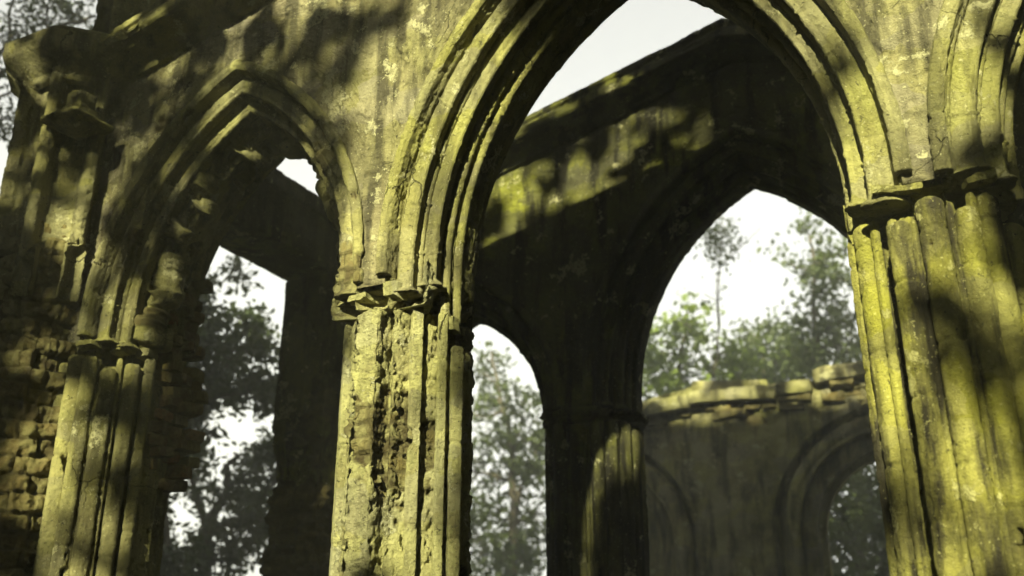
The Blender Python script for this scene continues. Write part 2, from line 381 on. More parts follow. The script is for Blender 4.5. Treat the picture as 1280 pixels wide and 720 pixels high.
def cornice(parent, x0, x1, xm, zrake, Yf, m, seed, depth=T, step=.015, name='cornice'):
    """raking cornice on both slopes, moulded front, sloped weathering and plain rear"""
    prof = [(0, 0), (-.03, .0), (-.04, .03), (-.075, .055), (-.13, .075), (-.20, .085), (-.215, .10), (-.215, .165), (-.185, .172), (-.17, .20), (-.145, .235), (-.15, .255), (-.165, .265),
            (-.165, .30), (-.14, .32), (.05, .42), (.35, .45), (.62, .42), (.80, .32), (.80, .22), (.72, .05), (.70, 0)]
    prof = [(x * 1.3 if x < 0 else x, z) for x, z in prof]
    q, n2, u = resample(prof, .008)
    root = Bag()
    for xa, xb in ((x0, xm), (x1, xm)):
        xs = np.linspace(xa, xb, int(abs(xb - xa) / step))
        zz = zrake(xs)
        P = np.stack([np.broadcast_to(xs[:, None], (len(xs), len(q))), np.broadcast_to(Yf + q[None, :, 0], (len(xs), len(q))), zz[:, None] + q[None, :, 1]], -1).copy()
        U = np.broadcast_to(u[None, :], P.shape[:2])
        d, A = weather(P, U, P[..., 0], seed, .8, .5)
        d = d - .05 * sstep(.22, .42, fbm(P, 3.1, 4, seed + 60)) * sstep(.1, .2, U) * (q[None, :, 0] < 0) * .8
        P[..., 1] += n2[None, :, 0] * d; P[..., 2] += n2[None, :, 1] * d
        root.grid(P, A)
    return root.build(name, m, parent)

def closed_outline(pts, step):
    p = np.array(pts + [pts[0]], float); s = np.concatenate([[0], np.cumsum(np.hypot(*np.diff(p, axis=0).T))])
    n = int(s[-1] / step); t = np.linspace(0, s[-1], n, endpoint=False)
    q = np.stack([np.interp(t, s, p[:, 0]), np.interp(t, s, p[:, 1])], -1)
    tg = np.roll(q, -1, 0) - np.roll(q, 1, 0); tg /= np.linalg.norm(tg, axis=1)[:, None] + 1e-9
    N = np.stack([tg[:, 1], -tg[:, 0]], -1)            # outward for a counter-clockwise outline
    return q, N, t
def zlevels(z0, z1, step, zfine=1.8):
    zfine = max(zfine, z0); lo = list(np.arange(z0, min(zfine, z1), .06)); hi = list(np.linspace(min(zfine, z1), z1, max(2, int((z1 - min(zfine, z1)) / step))))
    return np.array(lo + hi)
REAR = [(0, .47), (.03, .50), (.035, .56), (.12, .60), (.13, .70)]
PIER_PROFILE = [(.245, .035), (.215, .06), (.205, .12), (.165, .150), (.13, .158), (.122, .20), (.115, .240), (.075, .262), (.048, .27), (.042, .32), (.018, .345), (.012, .36)] + REAR
PIER_SHAFTS = [(.222, .030, .046), (.194, .064, .019), (.150, .110, .050), (.116, .156, .019), (.072, .218, .046), (.018, .300, .034)]
BROKEN_PROFILE = [(.285, -.015), (.279, .0), (.276, .115), (.238, .12), (.232, .045), (.205, .065), (.175, .105), (.145, .160), (.100, .200), (.075, .240), (.045, .285), (.030, .325), (.010, .36)] + REAR
BROKEN_SHAFTS = [(.140, .130, .032), (.050, .238, .024), (.006, .312, .034)]
def pier_outline(xl, xr, Yf, pl, pr):
    """xl: inner edge of the opening on the left (or a wall end), xr: inner edge of the opening on the right"""
    return [(xr - a, Yf + d) for a, d in pr] + [(xl + a, Yf + d) for a, d in pl][::-1]
def make_pier(parent, xl, xr, Yf, ztop, seed, m, chip=.35, bias=None, step=.009, ps=.006, name='pier', captop=3.47, cap_amt=1.0, broken=False, amp=1.15, nt=40, cap_th=.0, shaft_top=3.40, cap_h=1.0, cap_o=1.0, recess=.05, chunks=None, channel=False):
    prof_r = BROKEN_PROFILE if broken else PIER_PROFILE; shafts = BROKEN_SHAFTS if broken else PIER_SHAFTS
    prof_l = ([(.245, .035), (.215, .06), (.208, .10), (.204, .20), (.150, .25), (.122, .22), (.115, .240), (.075, .262), (.048, .27), (.042, .32), (.018, .345), (.012, .36)] + REAR) if channel else prof_r
    q, N, u = closed_outline(pier_outline(xl, xr, Yf, prof_l, prof_r), ps)
    z = zlevels(-.05, ztop, step); nz, nq = len(z), len(q)
    P = np.stack([np.broadcast_to(q[None, :, 0], (nz, nq)), np.broadcast_to(q[None, :, 1], (nz, nq)), np.broadcast_to(z[:, None], (nz, nq))], -1).copy()
    U = np.broadcast_to(u[None, :], P.shape[:2])
    d, A = weather(P, U, P[..., 2], seed, amp, chip, bias(P) if bias else None)
    d = d - recess * sstep(3.315, 3.345, P[..., 2] + .05 * fbm(P, 7, 3, seed + 46))
    if broken: d = d + .014 * fbm(P, 9, 4, seed + 44) + .013 * fbm(P, 28, 3, seed + 45) - .014 * sstep(.12, .2, fbm(P, 19, 3, seed + 47))
    P[..., 0] += N[None, :, 0] * d; P[..., 1] += N[None, :, 1] * d
    b = Bag(); b.grid(P, A, cv=True); root = b.build(name, m, parent)
    k = 0
    for sx, xe, lst in ((1, xr, shafts), (-1, xl, shafts), (1, (xl + xr) / 2, [] if broken else [(0, .012, .050), (.072, .026, .015), (-.072, .026, .015)])):
        for ca, cdp, r in lst:
            k += 1
            if channel and sx < 0 and abs(ca - .150) < .001: continue
            top = shaft_top - .11 * hash2(k, seed) if not (broken and k == 3) else 3.17
            zz = zlevels(-.05, top, step); t = np.linspace(0, 2 * math.pi, nt, endpoint=False)
            ph = t + sx * (.68 if r < .055 else 0); rr = r / (np.abs(np.cos(ph)) ** 3.2 + np.abs(np.sin(ph)) ** 3.2) ** (1 / 3.2)
            if broken: rr = r / np.maximum(np.abs(np.cos(t + .75)), np.abs(np.sin(t + .75))) ** .8 * .95
            cx, cyy = xe - sx * ca, Yf + cdp
            Px = cx + np.cos(t)[None, :] * rr; Py = cyy + np.sin(t)[None, :] * rr
            Q = np.stack([np.broadcast_to(Px, (len(zz), nt)), np.broadcast_to(Py, (len(zz), nt)), np.broadcast_to(zz[:, None], (len(zz), nt))], -1).copy()
            dd, AA = weather(Q, np.broadcast_to((t * r)[None, :], Q.shape[:2]), Q[..., 2], seed + 3 * k, .45, .50, None)
            jz = (Q[..., 2] + .3 * hash2(k, seed)) / .47; jf = np.abs(jz - np.round(jz)) * .47; dd = dd - .007 * (1 - sstep(.003, .012, jf + .004 * fbm(Q, 25, 2, seed)))
            dd = dd * min(1, r / .03) - .03 * AA[..., 0]
            e = 1 - sstep(0, .03, (top - Q[..., 2]) + .02 * fbm(Q, 20, 2, seed)); dd = dd - e * .4 * r
            Q[..., 0] += np.cos(t)[None, :] * dd; Q[..., 1] += np.sin(t)[None, :] * dd
            Q[-1] = Q[-1].mean(0)
            bb = Bag(); bb.grid(Q, AA, cv=True); bb.build('fillet' if r < .035 else 'shaft', m, root)
    # what is left of the capital
    if chunks is not None:
        rg = np.random.default_rng(seed)
        for c, sz in chunks:
            cb = Bag(); brick_box(cb, c, sz, tuple(rg.uniform(-.1, .1, 3)), rg, 0, 0, 2.0); cb.build('capital_fragment', m, root)
        return root
    prof = [(-.05, -.105), (.010, -.10), (.020, -.062), (.014, -.055), (.030, -.046), (.046, -.034), (.048, -.006), (.04, .0), (.0, .008), (-.06, .014)]
    q, N, u = closed_outline(pier_outline(xl, xr, Yf, PIER_CAP, PIER_CAP), ps)
    pq, pn, pu = resample(prof, .006)
    O = np.broadcast_to((pq[:, 0] * np.where(pq[:, 0] > 0, cap_o, 1))[:, None], (len(pq), len(q))).copy()
    P = np.stack([q[None, :, 0] + N[None, :, 0] * O, q[None, :, 1] + N[None, :, 1] * O, np.broadcast_to(captop + cap_h * pq[:, 1][:, None], O.shape)], -1)
    br = sstep(cap_th, cap_th + .05, fbm(P * np.array([1, 1, .4]), 3.4, 4, seed + 70) + .3 * fbm(P, 22, 2, seed + 72)) * cap_amt
    d, A = weather(P, np.broadcast_to(u[None, :], O.shape), P[..., 2], seed + 71, 1.2, .33)
    off = d - .10 * br + .010 * fbm(P, 17, 3, seed)
    P[..., 0] += N[None, :, 0] * off; P[..., 1] += N[None, :, 1] * off; P[..., 2] += .010 * fbm(P, 5, 3, seed + 5)
    b = Bag(); b.grid(P, A, cv=True); b.build('capital', m, root)
    return root
PIER_CAP = [(.25, -.01), (.20, .04), (.17, .085), (.12, .13), (.075, .19), (.03, .25), (.0, .30)] + REAR

def brick_box(bag, c, s, rot, rng, rnd, wear=1, rough=1.0):
    """one rough brick: subdivided box with worn corners"""
    n = 7; t = np.linspace(-1, 1, n); V = []; F = []; k = 0
    for ax in range(3):
        for sg in (-1, 1):
            a, b2 = np.meshgrid(t, t, indexing='ij'); p = np.zeros((n, n, 3)); p[..., ax] = sg; p[..., (ax + 1) % 3] = a; p[..., (ax + 2) % 3] = b2
            V.append(p.reshape(-1, 3)); F.append(grid_faces(n, n, base=k, flip=sg < 0)); k += n * n
    V = np.concatenate(V); r = np.linalg.norm(V, axis=1)[:, None]
    V = V * (1 - .05 * sstep(1.3, 1.73, r)); V = V * np.array(s) / 2
    k_ = max(1, min(3, s[0] / .22)); V = V + .011 * rough * k_ * np.stack([fbm(V + c, 14 / k_, 3, i + .3) for i in range(3)], -1)
    R = np.array(Matrix.Rotation(rot[2], 3, 'Z') @ Matrix.Rotation(rot[1], 3, 'Y') @ Matrix.Rotation(rot[0], 3, 'X'))
    V = V @ R.T + np.array(c)
    A = np.zeros((len(V), 3)); A[:, 0] = wear; A[:, 1] = rnd
    bag.faces(V, np.concatenate(F), A)

# ------------------------------------------------------------------ the porch: two arcaded gable walls and two side walls
XM = -1.455
def rake(base, slope=.255): return lambda X: base - slope * np.abs(np.asarray(X) - XM)
OPS_F = [Opening(-3.88, .73, 1.42, 3.56), Opening(XM, 1.0, 1.86, 3.56), Opening(.97, .73, 1.42, 3.56)]
OPS_B = [Opening(-3.98, .73, 1.15, 3.38), Opening(XM - .02, 1.02, 1.86, 3.56), Opening(.97, .73, 1.15, 3.50)]
YF, YB = 4.0, 6.88

def blob(pts, r):
    """bias function: +amount near the given points"""
    pts = np.array(pts, float)
    def f(P):
        o = np.zeros(P.shape[:-1])
        for x, y, z, rad, amt in pts:
            d2 = ((P - np.array([x, y, z])) ** 2).sum(-1); o += amt * np.exp(-d2 / (rad * rad))
        return o
    return f

front = empty("arcade_wall", "nearest gabled wall of the ruin with three pointed moulded arches and flaking yellow green plaster", "ruin wall", (XM, YF, 0))
zr_f = rake(6.10)
wall_bias = blob([(-2.8, 4, 3.6, .22, .35), (-4.6, 4, 4.9, .2, .2), (-3.1, 4, 3.9, .2, .2)], 1)
wall_face(front, OPS_F, YF, -5.2, 2.3, lambda X: zr_f(X) + .02, 3.455, M_WALL, 1, bias=wall_bias)
wall_face(front, OPS_F, YF + T, -5.2, 2.3, lambda X: zr_f(X) + .02, 3.38, M_SHADED, 2, rear=True, name='inner_face', nx=260, nz=120, a=.13)
cornice(front, -5.25, 2.34, XM, zr_f, YF, M_STONE, 3)
make_arch(front, OPS_F[0], YF, 100, M_STONE, chip=.36, jag=.10, ends=(3.48, 3.44, 3.42, 3.44), bias=blob([(-2.95, 4, 3.9, .5, .3), (-3.2, 4.3, 4.5, .4, .25), (-4.6, 4.5, 3.8, .4, .5)], 1))
make_arch(front, OPS_F[1], YF, 200, M_STONE, chip=.47, ends=(3.50, 3.40, 3.45, 3.28))
make_arch(front, OPS_F[2], YF, 300, M_STONE, chip=.46)
make_pier(front, -5.25, -4.61, YF, 3.55, 11, M_STONE, chip=.40, bias=blob([(-5.0, 4, 2.0, .35, .35)], 1), recess=.15, chunks=[((-4.86, 4.02, 3.43), (.14, .08, .03)), ((-4.73, 4.15, 3.42), (.09, .09, .05)), ((-4.64, 4.28, 3.41), (.09, .1, .06))])
make_pier(front, -3.15, -2.455, YF, 3.58, 12, M_PALE, chip=-.02, broken=True, amp=.55, bias=blob([(-2.9, 3.95, 2.9, .25, -.2)], 1), recess=.17, shaft_top=3.42,
          chunks=[((-2.68, 4.05, 3.42), (.09, .10, .08)), ((-2.90, 4.05, 3.41), (.12, .08, .03)), ((-2.485, 4.29, 3.28), (.07, .08, .07))])
make_pier(front, -.455, .24, YF, 3.58, 13, M_MOSS, chip=.5, recess=.20, shaft_top=3.40,
          channel=True,
          chunks=[((-.22, 4.02, 3.445), (.20, .07, .025)), ((.09, 4.05, 3.43), (.12, .08, .03)), ((-.41, 4.30, 3.37), (.08, .10, .07))])
make_pier(front, 1.70, 2.35, YF, 3.45, 14, M_STONE, chip=.4, step=.03, ps=.015, nt=20)

back = empty("arcade_wall", "shadowed gabled wall seen through the big front arch, its own arches open to the trees", "ruin wall", (XM, YB, 0))
zr_b = rake(6.12)
wall_face(back, OPS_B, YB, -5.2, 2.3, lambda X: zr_b(X) + .02, 3.38, M_SHADED, 5, nx=360, nz=200)
wall_face(back, OPS_B, YB + T, -5.2, 2.3, lambda X: zr_b(X) + .02, 3.38, M_SHADED, 6, rear=True, name='rear_face', nx=120, nz=60, a=.13)
cornice(back, -5.25, 2.34, XM, zr_b, YB, M_SHADED, 7, step=.03)
for i, o in enumerate(OPS_B): make_arch(back, o, YB, 400 + 50 * i, M_SHADED, step=.025, ps=.01, chip=.5)
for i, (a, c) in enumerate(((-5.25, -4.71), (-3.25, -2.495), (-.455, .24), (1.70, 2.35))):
    make_pier(back, a, c, YB, 3.40, 21 + i, M_SHADED, chip=.45, step=.025, ps=.012, captop=3.45, cap_th=.1, nt=20)

# ------------------------------------------------------------------ side walls: lintel beam and return pier
def slab(name, x0, x1, y0, y1, z0, z1, m, parent, seed, step=.02, chip=.3, bias=None, amp=1.2, ragged=0.0):
    """weathered rectangular block: outline round the plan, plus top and bottom"""
    c = .012
    q, N, u = closed_outline([(x0 + c, y0), (x1 - c, y0), (x1, y0 + c), (x1, y1 - c), (x1 - c, y1), (x0 + c, y1), (x0, y1 - c), (x0, y0 + c)], step)
    z = zlevels(z0, z1, step); nz, nq = len(z), len(q)
    P = np.stack([np.broadcast_to(q[None, :, 0], (nz, nq)), np.broadcast_to(q[None, :, 1], (nz, nq)), np.broadcast_to(z[:, None], (nz, nq))], -1).copy()
    d, A = weather(P, np.broadcast_to(u[None, :], (nz, nq)), P[..., 2], seed, amp, chip, bias(P) if bias else None)
    d = d + ragged * fbm(P, 3.2, 4, seed + 9, .6) * sstep(3.6, 3.1, P[..., 2])
    P[..., 0] += N[None, :, 0] * d; P[..., 1] += N[None, :, 1] * d
    ctr = np.array([(x0 + x1) / 2, (y0 + y1) / 2])
    rings = []
    for f in (.0, .45, .85):
        r = P[0].copy(); r[:, :2] = ctr + (r[:, :2] - ctr) * f; r[:, 2] = z0 + .012 * fbm(r, 6, 2, seed); rings.append(r)
    bot = np.array(rings); rings = []
    for f in (.85, .45, .0):
        r = P[-1].copy(); r[:, :2] = ctr + (r[:, :2] - ctr) * f; r[:, 2] = z1 + .012 * fbm(r, 6, 2, seed); rings.append(r)
    P = np.concatenate([bot, P, np.array(rings)]); Az = np.repeat(A[:1], 3, 0); A = np.concatenate([Az, A, np.repeat(A[-1:], 3, 0)])
    b = Bag(); b.grid(P, A, cv=True); return b.build(name, m, parent)
side = empty("side_wall", "dark side wall joining the gabled walls on the left, square opening under its lintel", "ruin wall", (-5.0, 5.8, 0))
slab('lintel', -5.3, -4.8, 4.72, 6.86, 4.72, 5.13, M_SHADED, side, 31)
slab('coping', -5.36, -4.76, 4.74, 6.84, 5.134, 5.27, M_SHADED, side, 33)
slab('pier', -5.32, -4.80, 6.30, 6.84, -.05, 4.716, M_SHADED, side, 32, bias=blob([(-4.9, 6.1, 2.5, .7, .45), (-4.9, 6.1, 1.6, .7, .45), (-5.3, 6.2, 2.8, .5, .5)], 1), ragged=.16)
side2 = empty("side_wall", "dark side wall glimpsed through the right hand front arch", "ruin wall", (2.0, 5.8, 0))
slab('lintel', 1.85, 2.35, 4.72, 6.86, 4.72, 5.13, M_SHADED, side2, 41, step=.05)
slab('coping', 1.79, 2.41, 4.74, 6.84, 5.134, 5.27, M_SHADED, side2, 43, step=.05)
slab('pier', 1.85, 2.35, 5.80, 6.84, -.05, 4.716, M_SHADED, side2, 42, step=.05)

# ------------------------------------------------------------------ octagonal turret at the left end of the nearest wall
def octagon(cx, cy, r, corner=.045, recess=.05):
    pts = []
    for k in range(8):
        a0 = math.radians(22.5 + 45 * k); a1 = a0 + math.radians(45); am = (a0 + a1) / 2
        c0 = np.array([math.cos(a0), math.sin(a0)]) * r; c1 = np.array([math.cos(a1), math.sin(a1)]) * r
        n = np.array([math.cos(am), math.sin(am)])
        # corner colonnette
        for t in np.linspace(-100, 100, 11):
            a = a0 + math.radians(t); pts.append(tuple(c0 * .97 + corner * np.array([math.cos(a), math.sin(a)])))
        for f, dp in ((.17, .0), (.20, -.012), (.22, -recess * .8), (.30, -recess), (.70, -recess), (.78, -recess * .8), (.80, -.012), (.83, .0)):
            pts.append(tuple(c0 + (c1 - c0) * f + n * dp))
    return [(cx + x, cy + y) for x, y in pts]
def prism(name, outline, z0, z1, m, parent, seed, step=.011, ps=.008, chip=.4, bias=None, amp=1.0, zfine=1.8, extra=None, bs=1.0):
    q, N, u = closed_outline(outline, ps); z = zlevels(z0, z1, step, zfine)
    P = np.stack([np.broadcast_to(q[None, :, 0], (len(z), len(q))), np.broadcast_to(q[None, :, 1], (len(z), len(q))), np.broadcast_to(z[:, None], (len(z), len(q)))], -1).copy()
    d, A = weather(P, np.broadcast_to(u[None, :], P.shape[:2]), P[..., 2], seed, amp, chip, bias(P) if bias else None, 1.0, bs)
    if extra: d = d + extra(P, A)
    P[..., 0] += N[None, :, 0] * d; P[..., 1] += N[None, :, 1] * d
    c = np.concatenate([q.mean(0), [z1]]); top = P[-1:].copy(); top[:] = c; A = np.concatenate([A, A[-1:]])
    b = Bag(); b.grid(np.concatenate([P, top]), A, cv=True); return b.build(name, m, parent)
def lathe_oct(name, cx, cy, prof, m, parent, seed, ps=.01, n=8, rot=22.5):
    """moulding run round an octagon: prof (radius, height)"""
    out = [(math.cos(math.radians(rot + 360 / n * k)), math.sin(math.radians(rot + 360 / n * k))) for k in range(n)]
    q, N, u = closed_outline(out, .022); pq, pn, pu = resample(prof, ps)
    P = np.stack([cx + q[None, :, 0] * pq[:, 0, None], cy + q[None, :, 1] * pq[:, 0, None], np.broadcast_to(pq[:, 1, None], (len(pq), len(q)))], -1)
    d, A = weather(P, np.broadcast_to(u[None, :] * .5, P.shape[:2]), P[..., 2] + P[..., 0], seed, .6, .5)
    d = d - .04 * sstep(.24, .30, fbm(P, 4, 4, seed + 3))
    P[..., 0] += N[None, :, 0] * d; P[..., 1] += N[None, :, 1] * d; P[..., 2] += .005 * fbm(P, 7, 3, seed)
    b = Bag(); b.grid(P, A, cv=True); return b.build(name, m, parent)
TX, TY = -5.27, 4.02
tur = empty("turret", "octagonal stone turret left of the nearest wall, lower plaster fallen to bare brick", "turret", (TX, TY, 0))
def tb0(P): return .95 * sstep(4.15, 3.75, P[..., 2] + .25 * fbm(P, 3, 3, 5.5)) + .10
prism('shaft', octagon(TX, TY, .38), 3.70, 5.28, M_STONE, tur, 61, chip=.62, zfine=3.7, extra=lambda P, A: -.10 * sstep(.02, -.02, P[..., 2] - 3.98 - .30 * fbm(P * np.array([1, 1, .3]), 3.2, 3, 5.5)) - .02 * A[..., 0])
prism('brick_core', [(TX + .335 * math.cos(math.radians(a)), TY + .335 * math.sin(math.radians(a))) for a in range(0, 360, 15)], -.05, 4.3, M_STONE, tur, 66, chip=-9, amp=1.5, bs=1.35, extra=lambda P, A: .06 * fbm(P, 3.5, 3, 2.2) + .045 * fbm(P, 13, 4, 7.7))
lathe_oct('cap', TX, TY, [(.36, 5.17), (.40, 5.19), (.41, 5.22), (.44, 5.24), (.50, 5.30), (.55, 5.34), (.56, 5.37), (.56, 5.46), (.53, 5.475), (.52, 5.50), (.40, 5.58), (.24, 5.61), (.02, 5.61)], M_STONE, tur, 62)
prism('pinnacle', octagon(TX + .18, TY + .12, .23, .03, .03), 5.6, 7.2, M_STONE, tur, 63, chip=.3)
# mossy bracket on the turret's right flank
def bracket():
    b = Bag(); cx, cy = TX + .34, TY - .29
    pr = [(.0, 4.73), (.05, 4.75), (.11, 4.795), (.165, 4.812), (.168, 4.832), (.085, 4.84), (.08, 4.85), (.08, 4.93), (.065, 4.935), (.065, 5.03), (.0, 5.035)]
    q, N, u = closed_outline([(1, .85), (.85, 1), (-.85, 1), (-1, .85), (-1, -.85), (-.85, -1), (.85, -1), (1, -.85)], .05); pq, _, _ = resample(pr, .008)
    P = np.stack([cx + q[None, :, 0] * pq[:, 0, None], cy + q[None, :, 1] * pq[:, 0, None], np.broadcast_to(pq[:, 1, None], (len(pq), len(q)))], -1)
    P = P + .012 * np.stack([fbm(P, 13, 3, i) for i in range(3)], -1); b.grid(P, None, cv=True); b.build('bracket', M_STONE, tur)
bracket()

# broken brickwork left standing behind the left jamb of the left arch
rng = np.random.default_rng(3)
bb = Bag()
for k in range(21):
    z = 2.66 + .079 * k
    for j in range(3):
        if rng.random() < .15: continue
        x = -4.69 + rng.uniform(-.04, .05) + .05 * math.sin(z * 4.2 + 1); y = YF + .44 + .11 * j + rng.uniform(-.03, .03)
        brick_box(bb, (x, y, z + rng.uniform(-.01, .01)), (rng.uniform(.14, .23), .115, rng.uniform(.06, .078)), (rng.uniform(-.12, .12), rng.uniform(-.12, .12), rng.uniform(-.6, .6)), rng, rng.uniform(.1, .95))
bb.build('exposed_brick', M_BRICK, front)

# ------------------------------------------------------------------ low ruined wall beyond the porch
YR = 12.0
far = empty("ruin_wall", "low mossy ruined wall beyond the porch with a round arch and broken slabs on top", "ruin wall", (-2.5, YR, 0))
OPS_R = [Opening(-4.75, .75, .82, 3.0, 2.6), Opening(-1.18, .82, .88, 3.04, 2.6)]
FARP = [(a * 2.2, d * 1.0 + .05 * (0 < d < .4)) for a, d in BASE_PROFILE]
for i, o in enumerate(OPS_R):
    sides = (1,) if i == 0 else (-1, 1)
    b = Bag()
    for q_ in sides: sweep_mesh(b, o, q_, FARP, 0.0, YR, .04, 500 + i, 1.5, .4, None, .02)
    r = b.build('arch', M_FAR, far)
    for k, (ca, cdp) in enumerate(((.36, .10), (.17, .22))):
        b = Bag()
        for q_ in sides: sweep_mesh(b, o, q_, roll(ca, cdp, .10), 0.0, YR, .04, 510 + i + 10 * k, 1.2, .4, None, .02)
        b.build('roll_moulding', M_FAR, r)
slab('niche_back', -4.95, -3.9, YR + .38, YR + .60, -.05, 4.0, M_FAR, far, 540, step=.06)
def far_top(X):
    X = np.asarray(X); Q = np.stack([X, 0 * X, 0 * X], -1); return 4.72 + .10 * fbm(Q, .9, 2, 3) + .07 * fbm(Q, 4, 3, 5) + .08 * sstep(-2.4, -1.2, X)
wall_face(far, OPS_R, YR, -4.75, 1.6, far_top, -.05, M_FAR, 530, nx=260, nz=120, a=.55, bias=lambda P: .5 * sstep(3.9, 4.7, P[..., 2]) - .15)
wall_face(far, OPS_R[1:], YR + T, -4.75, 1.6, far_top, -.05, M_FAR, 531, rear=True, name='rear_face', nx=80, nz=40, a=.28)
rngf = np.random.default_rng(12); cb = Bag(); x = -4.75
while x < 1.6:                                           # broken coping slabs, bedded unevenly
    wd = rngf.uniform(.45, .95); zt = float(far_top(x + wd / 2))
    brick_box(cb, (x + wd / 2, YR + .33 + rngf.uniform(-.06, .05), zt + .03), (wd, 1.0, rngf.uniform(.12, .18)), (rngf.uniform(-.05, .05), rngf.uniform(-.07, .07), rngf.uniform(-.08, .08)), rngf, 0, 0); x += wd * .97
for px, pw, dz, ry in ((-3.55, .9, .13, -.16), (-2.95, .95, .17, .10), (-1.2, 1.0, .13, -.05), (-.3, .8, .12, .06)):
    brick_box(cb, (px, YR + .30, float(far_top(px)) + dz), (pw, .8, .13), (.05, ry, rngf.uniform(-.1, .1)), rngf, 0, 0)
for k in range(60):                                      # rubble course under them
    px = rngf.uniform(-4.7, 1.5); brick_box(cb, (px, YR - .02 + rngf.uniform(-.02, .03), float(far_top(px)) - rngf.uniform(.06, .22)), (rngf.uniform(.15, .3), .14, rngf.uniform(.06, .1)), (0, rngf.uniform(-.1, .1), rngf.uniform(-.2, .2)), rngf, rngf.uniform(.2, 1))
cb.build('coping', M_FAR, far)

# ------------------------------------------------------------------ trees
_f = np.array([-math.sin(YAW) * math.cos(PITCH), math.cos(YAW) * math.cos(PITCH), math.sin(PITCH)])
_r = np.array([math.cos(YAW), math.sin(YAW), 0]); _u = np.cross(_r, _f)
def at(px, py, Y):
    d = _f * 1244.4 + _r * (px - 640) - _u * (py - 360); return CAM + d * (Y - CAM[1]) / d[1]
def tube(bag, pts, rads, sides=6):
    pts = np.asarray(pts, float); n = len(pts); tg = np.gradient(pts, axis=0); tg /= np.linalg.norm(tg, axis=1)[:, None] + 1e-9
    ref = np.where(np.abs(tg[:, 2:3]) > .9, np.array([[1., 0, 0]]), np.array([[0, 0, 1.]])); a = np.cross(tg, ref); a /= np.linalg.norm(a, axis=1)[:, None] + 1e-9
    b = np.cross(tg, a); t = np.linspace(0, 2 * math.pi, sides, endpoint=False)
    P = pts[:, None] + (a[:, None] * np.cos(t)[None, :, None] + b[:, None] * np.sin(t)[None, :, None]) * np.asarray(rads)[:, None, None]
    bag.grid(P, None, cv=True)
def wiggle(a, b, n, amp, rng, sag=0.0):
    t = np.linspace(0, 1, n)[:, None]; p = a + (b - a) * t; L = np.linalg.norm(b - a)
    o = np.cumsum(rng.normal(size=(n, 3)), 0); o -= o[0] + (o[-1] - o[0]) * t; p = p + o * amp * L / math.sqrt(n)
    p[:, 2] += sag * L * np.sin(t[:, 0] * math.pi); return p
def leaves(C, size, rng, aspect=.5, droop=.3):
    n = len(C); d = rng.normal(size=(n, 3)); d[:, 2] -= droop; d /= np.linalg.norm(d, axis=1)[:, None]
    s = np.cross(d, rng.normal(size=(n, 3))); s /= np.linalg.norm(s, axis=1)[:, None] + 1e-9; nn = np.cross(d, s)
    L = size * rng.uniform(.6, 1.35, (n, 1)); W = L * aspect
    V = np.stack([C - d * L * .5, C + s * W * .5 + nn * L * .10, C + d * L * .5, C - s * W * .5 + nn * L * .10], 1)
    F = np.arange(n * 4).reshape(n, 4); F = np.concatenate([F[:, [0, 1, 2]], F[:, [0, 2, 3]]]); return V.reshape(-1, 3), F
def tree(name, label, cat, base, stems, blobs, clumps, per, lsize, spread, lm, seed, r0=.12, group=None, extra=None, fill=1.0):
    """stems: list of polylines (list of points) from the base; blobs: (centre, radius, weight) of the crown"""
    rng = np.random.default_rng(seed); root = empty(name, label, cat, tuple(base), group)
    tb_ = Bag(); nodes = []; nr = []
    for st in stems:
        st = np.array(st, float); pts = np.concatenate([wiggle(st[i], st[i + 1], 7, .06, rng)[(1 if i else 0):] for i in range(len(st) - 1)])
        rr = np.linspace(st_r(st, r0), r0 * .16, len(pts)); tube(tb_, pts, rr, 8); nodes += list(pts[len(pts) // 4:]); nr += list(rr[len(pts) // 4:])
    wts = np.array([b[2] for b in blobs], float); wts /= wts.sum(); C = []
    for k in rng.choice(len(blobs), clumps, p=wts):
        c, R = np.array(blobs[k][0], float), blobs[k][1]; v = rng.normal(size=3); v /= np.linalg.norm(v)
        C.append(c + v * R * rng.uniform(.25, 1) ** (.5))
    C = np.array(C); nodes0 = np.array(nodes); nr = np.array(nr)
    for (c, R, _) in [b[:3] for b in blobs]:           # limbs to the crown masses
        c = np.array(c, float); dd = np.linalg.norm(nodes0 - c, axis=1) + 1.5 * np.maximum(0, nodes0[:, 2] - c[2] + .2); i = dd.argmin()
        p = wiggle(nodes0[i], c, 8, .10, rng, .06); tube(tb_, p, np.linspace(nr[i] * .75, nr[i] * .2 + .006, 8), 6); nodes += list(p[2:])
    nd = np.array(nodes)
    for c in C:                                          # twigs to the leaf clumps
        i = np.linalg.norm(nd - c, axis=1).argmin(); p = wiggle(nd[i], c, 5, .12, rng, .05)
        tube(tb_, p, np.linspace(.012, .004, 5) * (r0 / .12) ** .5, 4)
    tb_.build('trunk', M_BARK, root)
    n = rng.poisson(per, len(C)); X = np.repeat(C, n, 0) + rng.normal(size=(n.sum(), 3)) * spread * rng.uniform(.6, 1.3, (n.sum(), 1))
    V, F = leaves(X, lsize, rng); mesh_obj('crown', V, F, lm, root, smooth=False); return root
def st_r(st, r0): return r0
def blobs_px(lst):
    """crown masses given by where they stand: (px, py, depth, radius in metres, weight)"""
    return [(at(x, y, Y), R, wt) for x, y, Y, R, wt in lst]
def ground_of(p): return np.array([p[0], p[1], -.05])
G = "trees beyond the ruin"
def bg_tree(label, px, Y, tops, blobs, clumps, per, ls, sp, lm, seed, r0=.12, lean=0.0):
    b = ground_of(at(px, 700, Y)); b[0] += lean
    mid = at(px, 700, Y)
    stems = [[b, mid] + [at(x, y, Y + dy) for x, y, dy in t] for t in tops]
    return tree("tree", label, "tree", b, stems, blobs_px(blobs), clumps, per, ls, sp, lm, seed, r0, G)
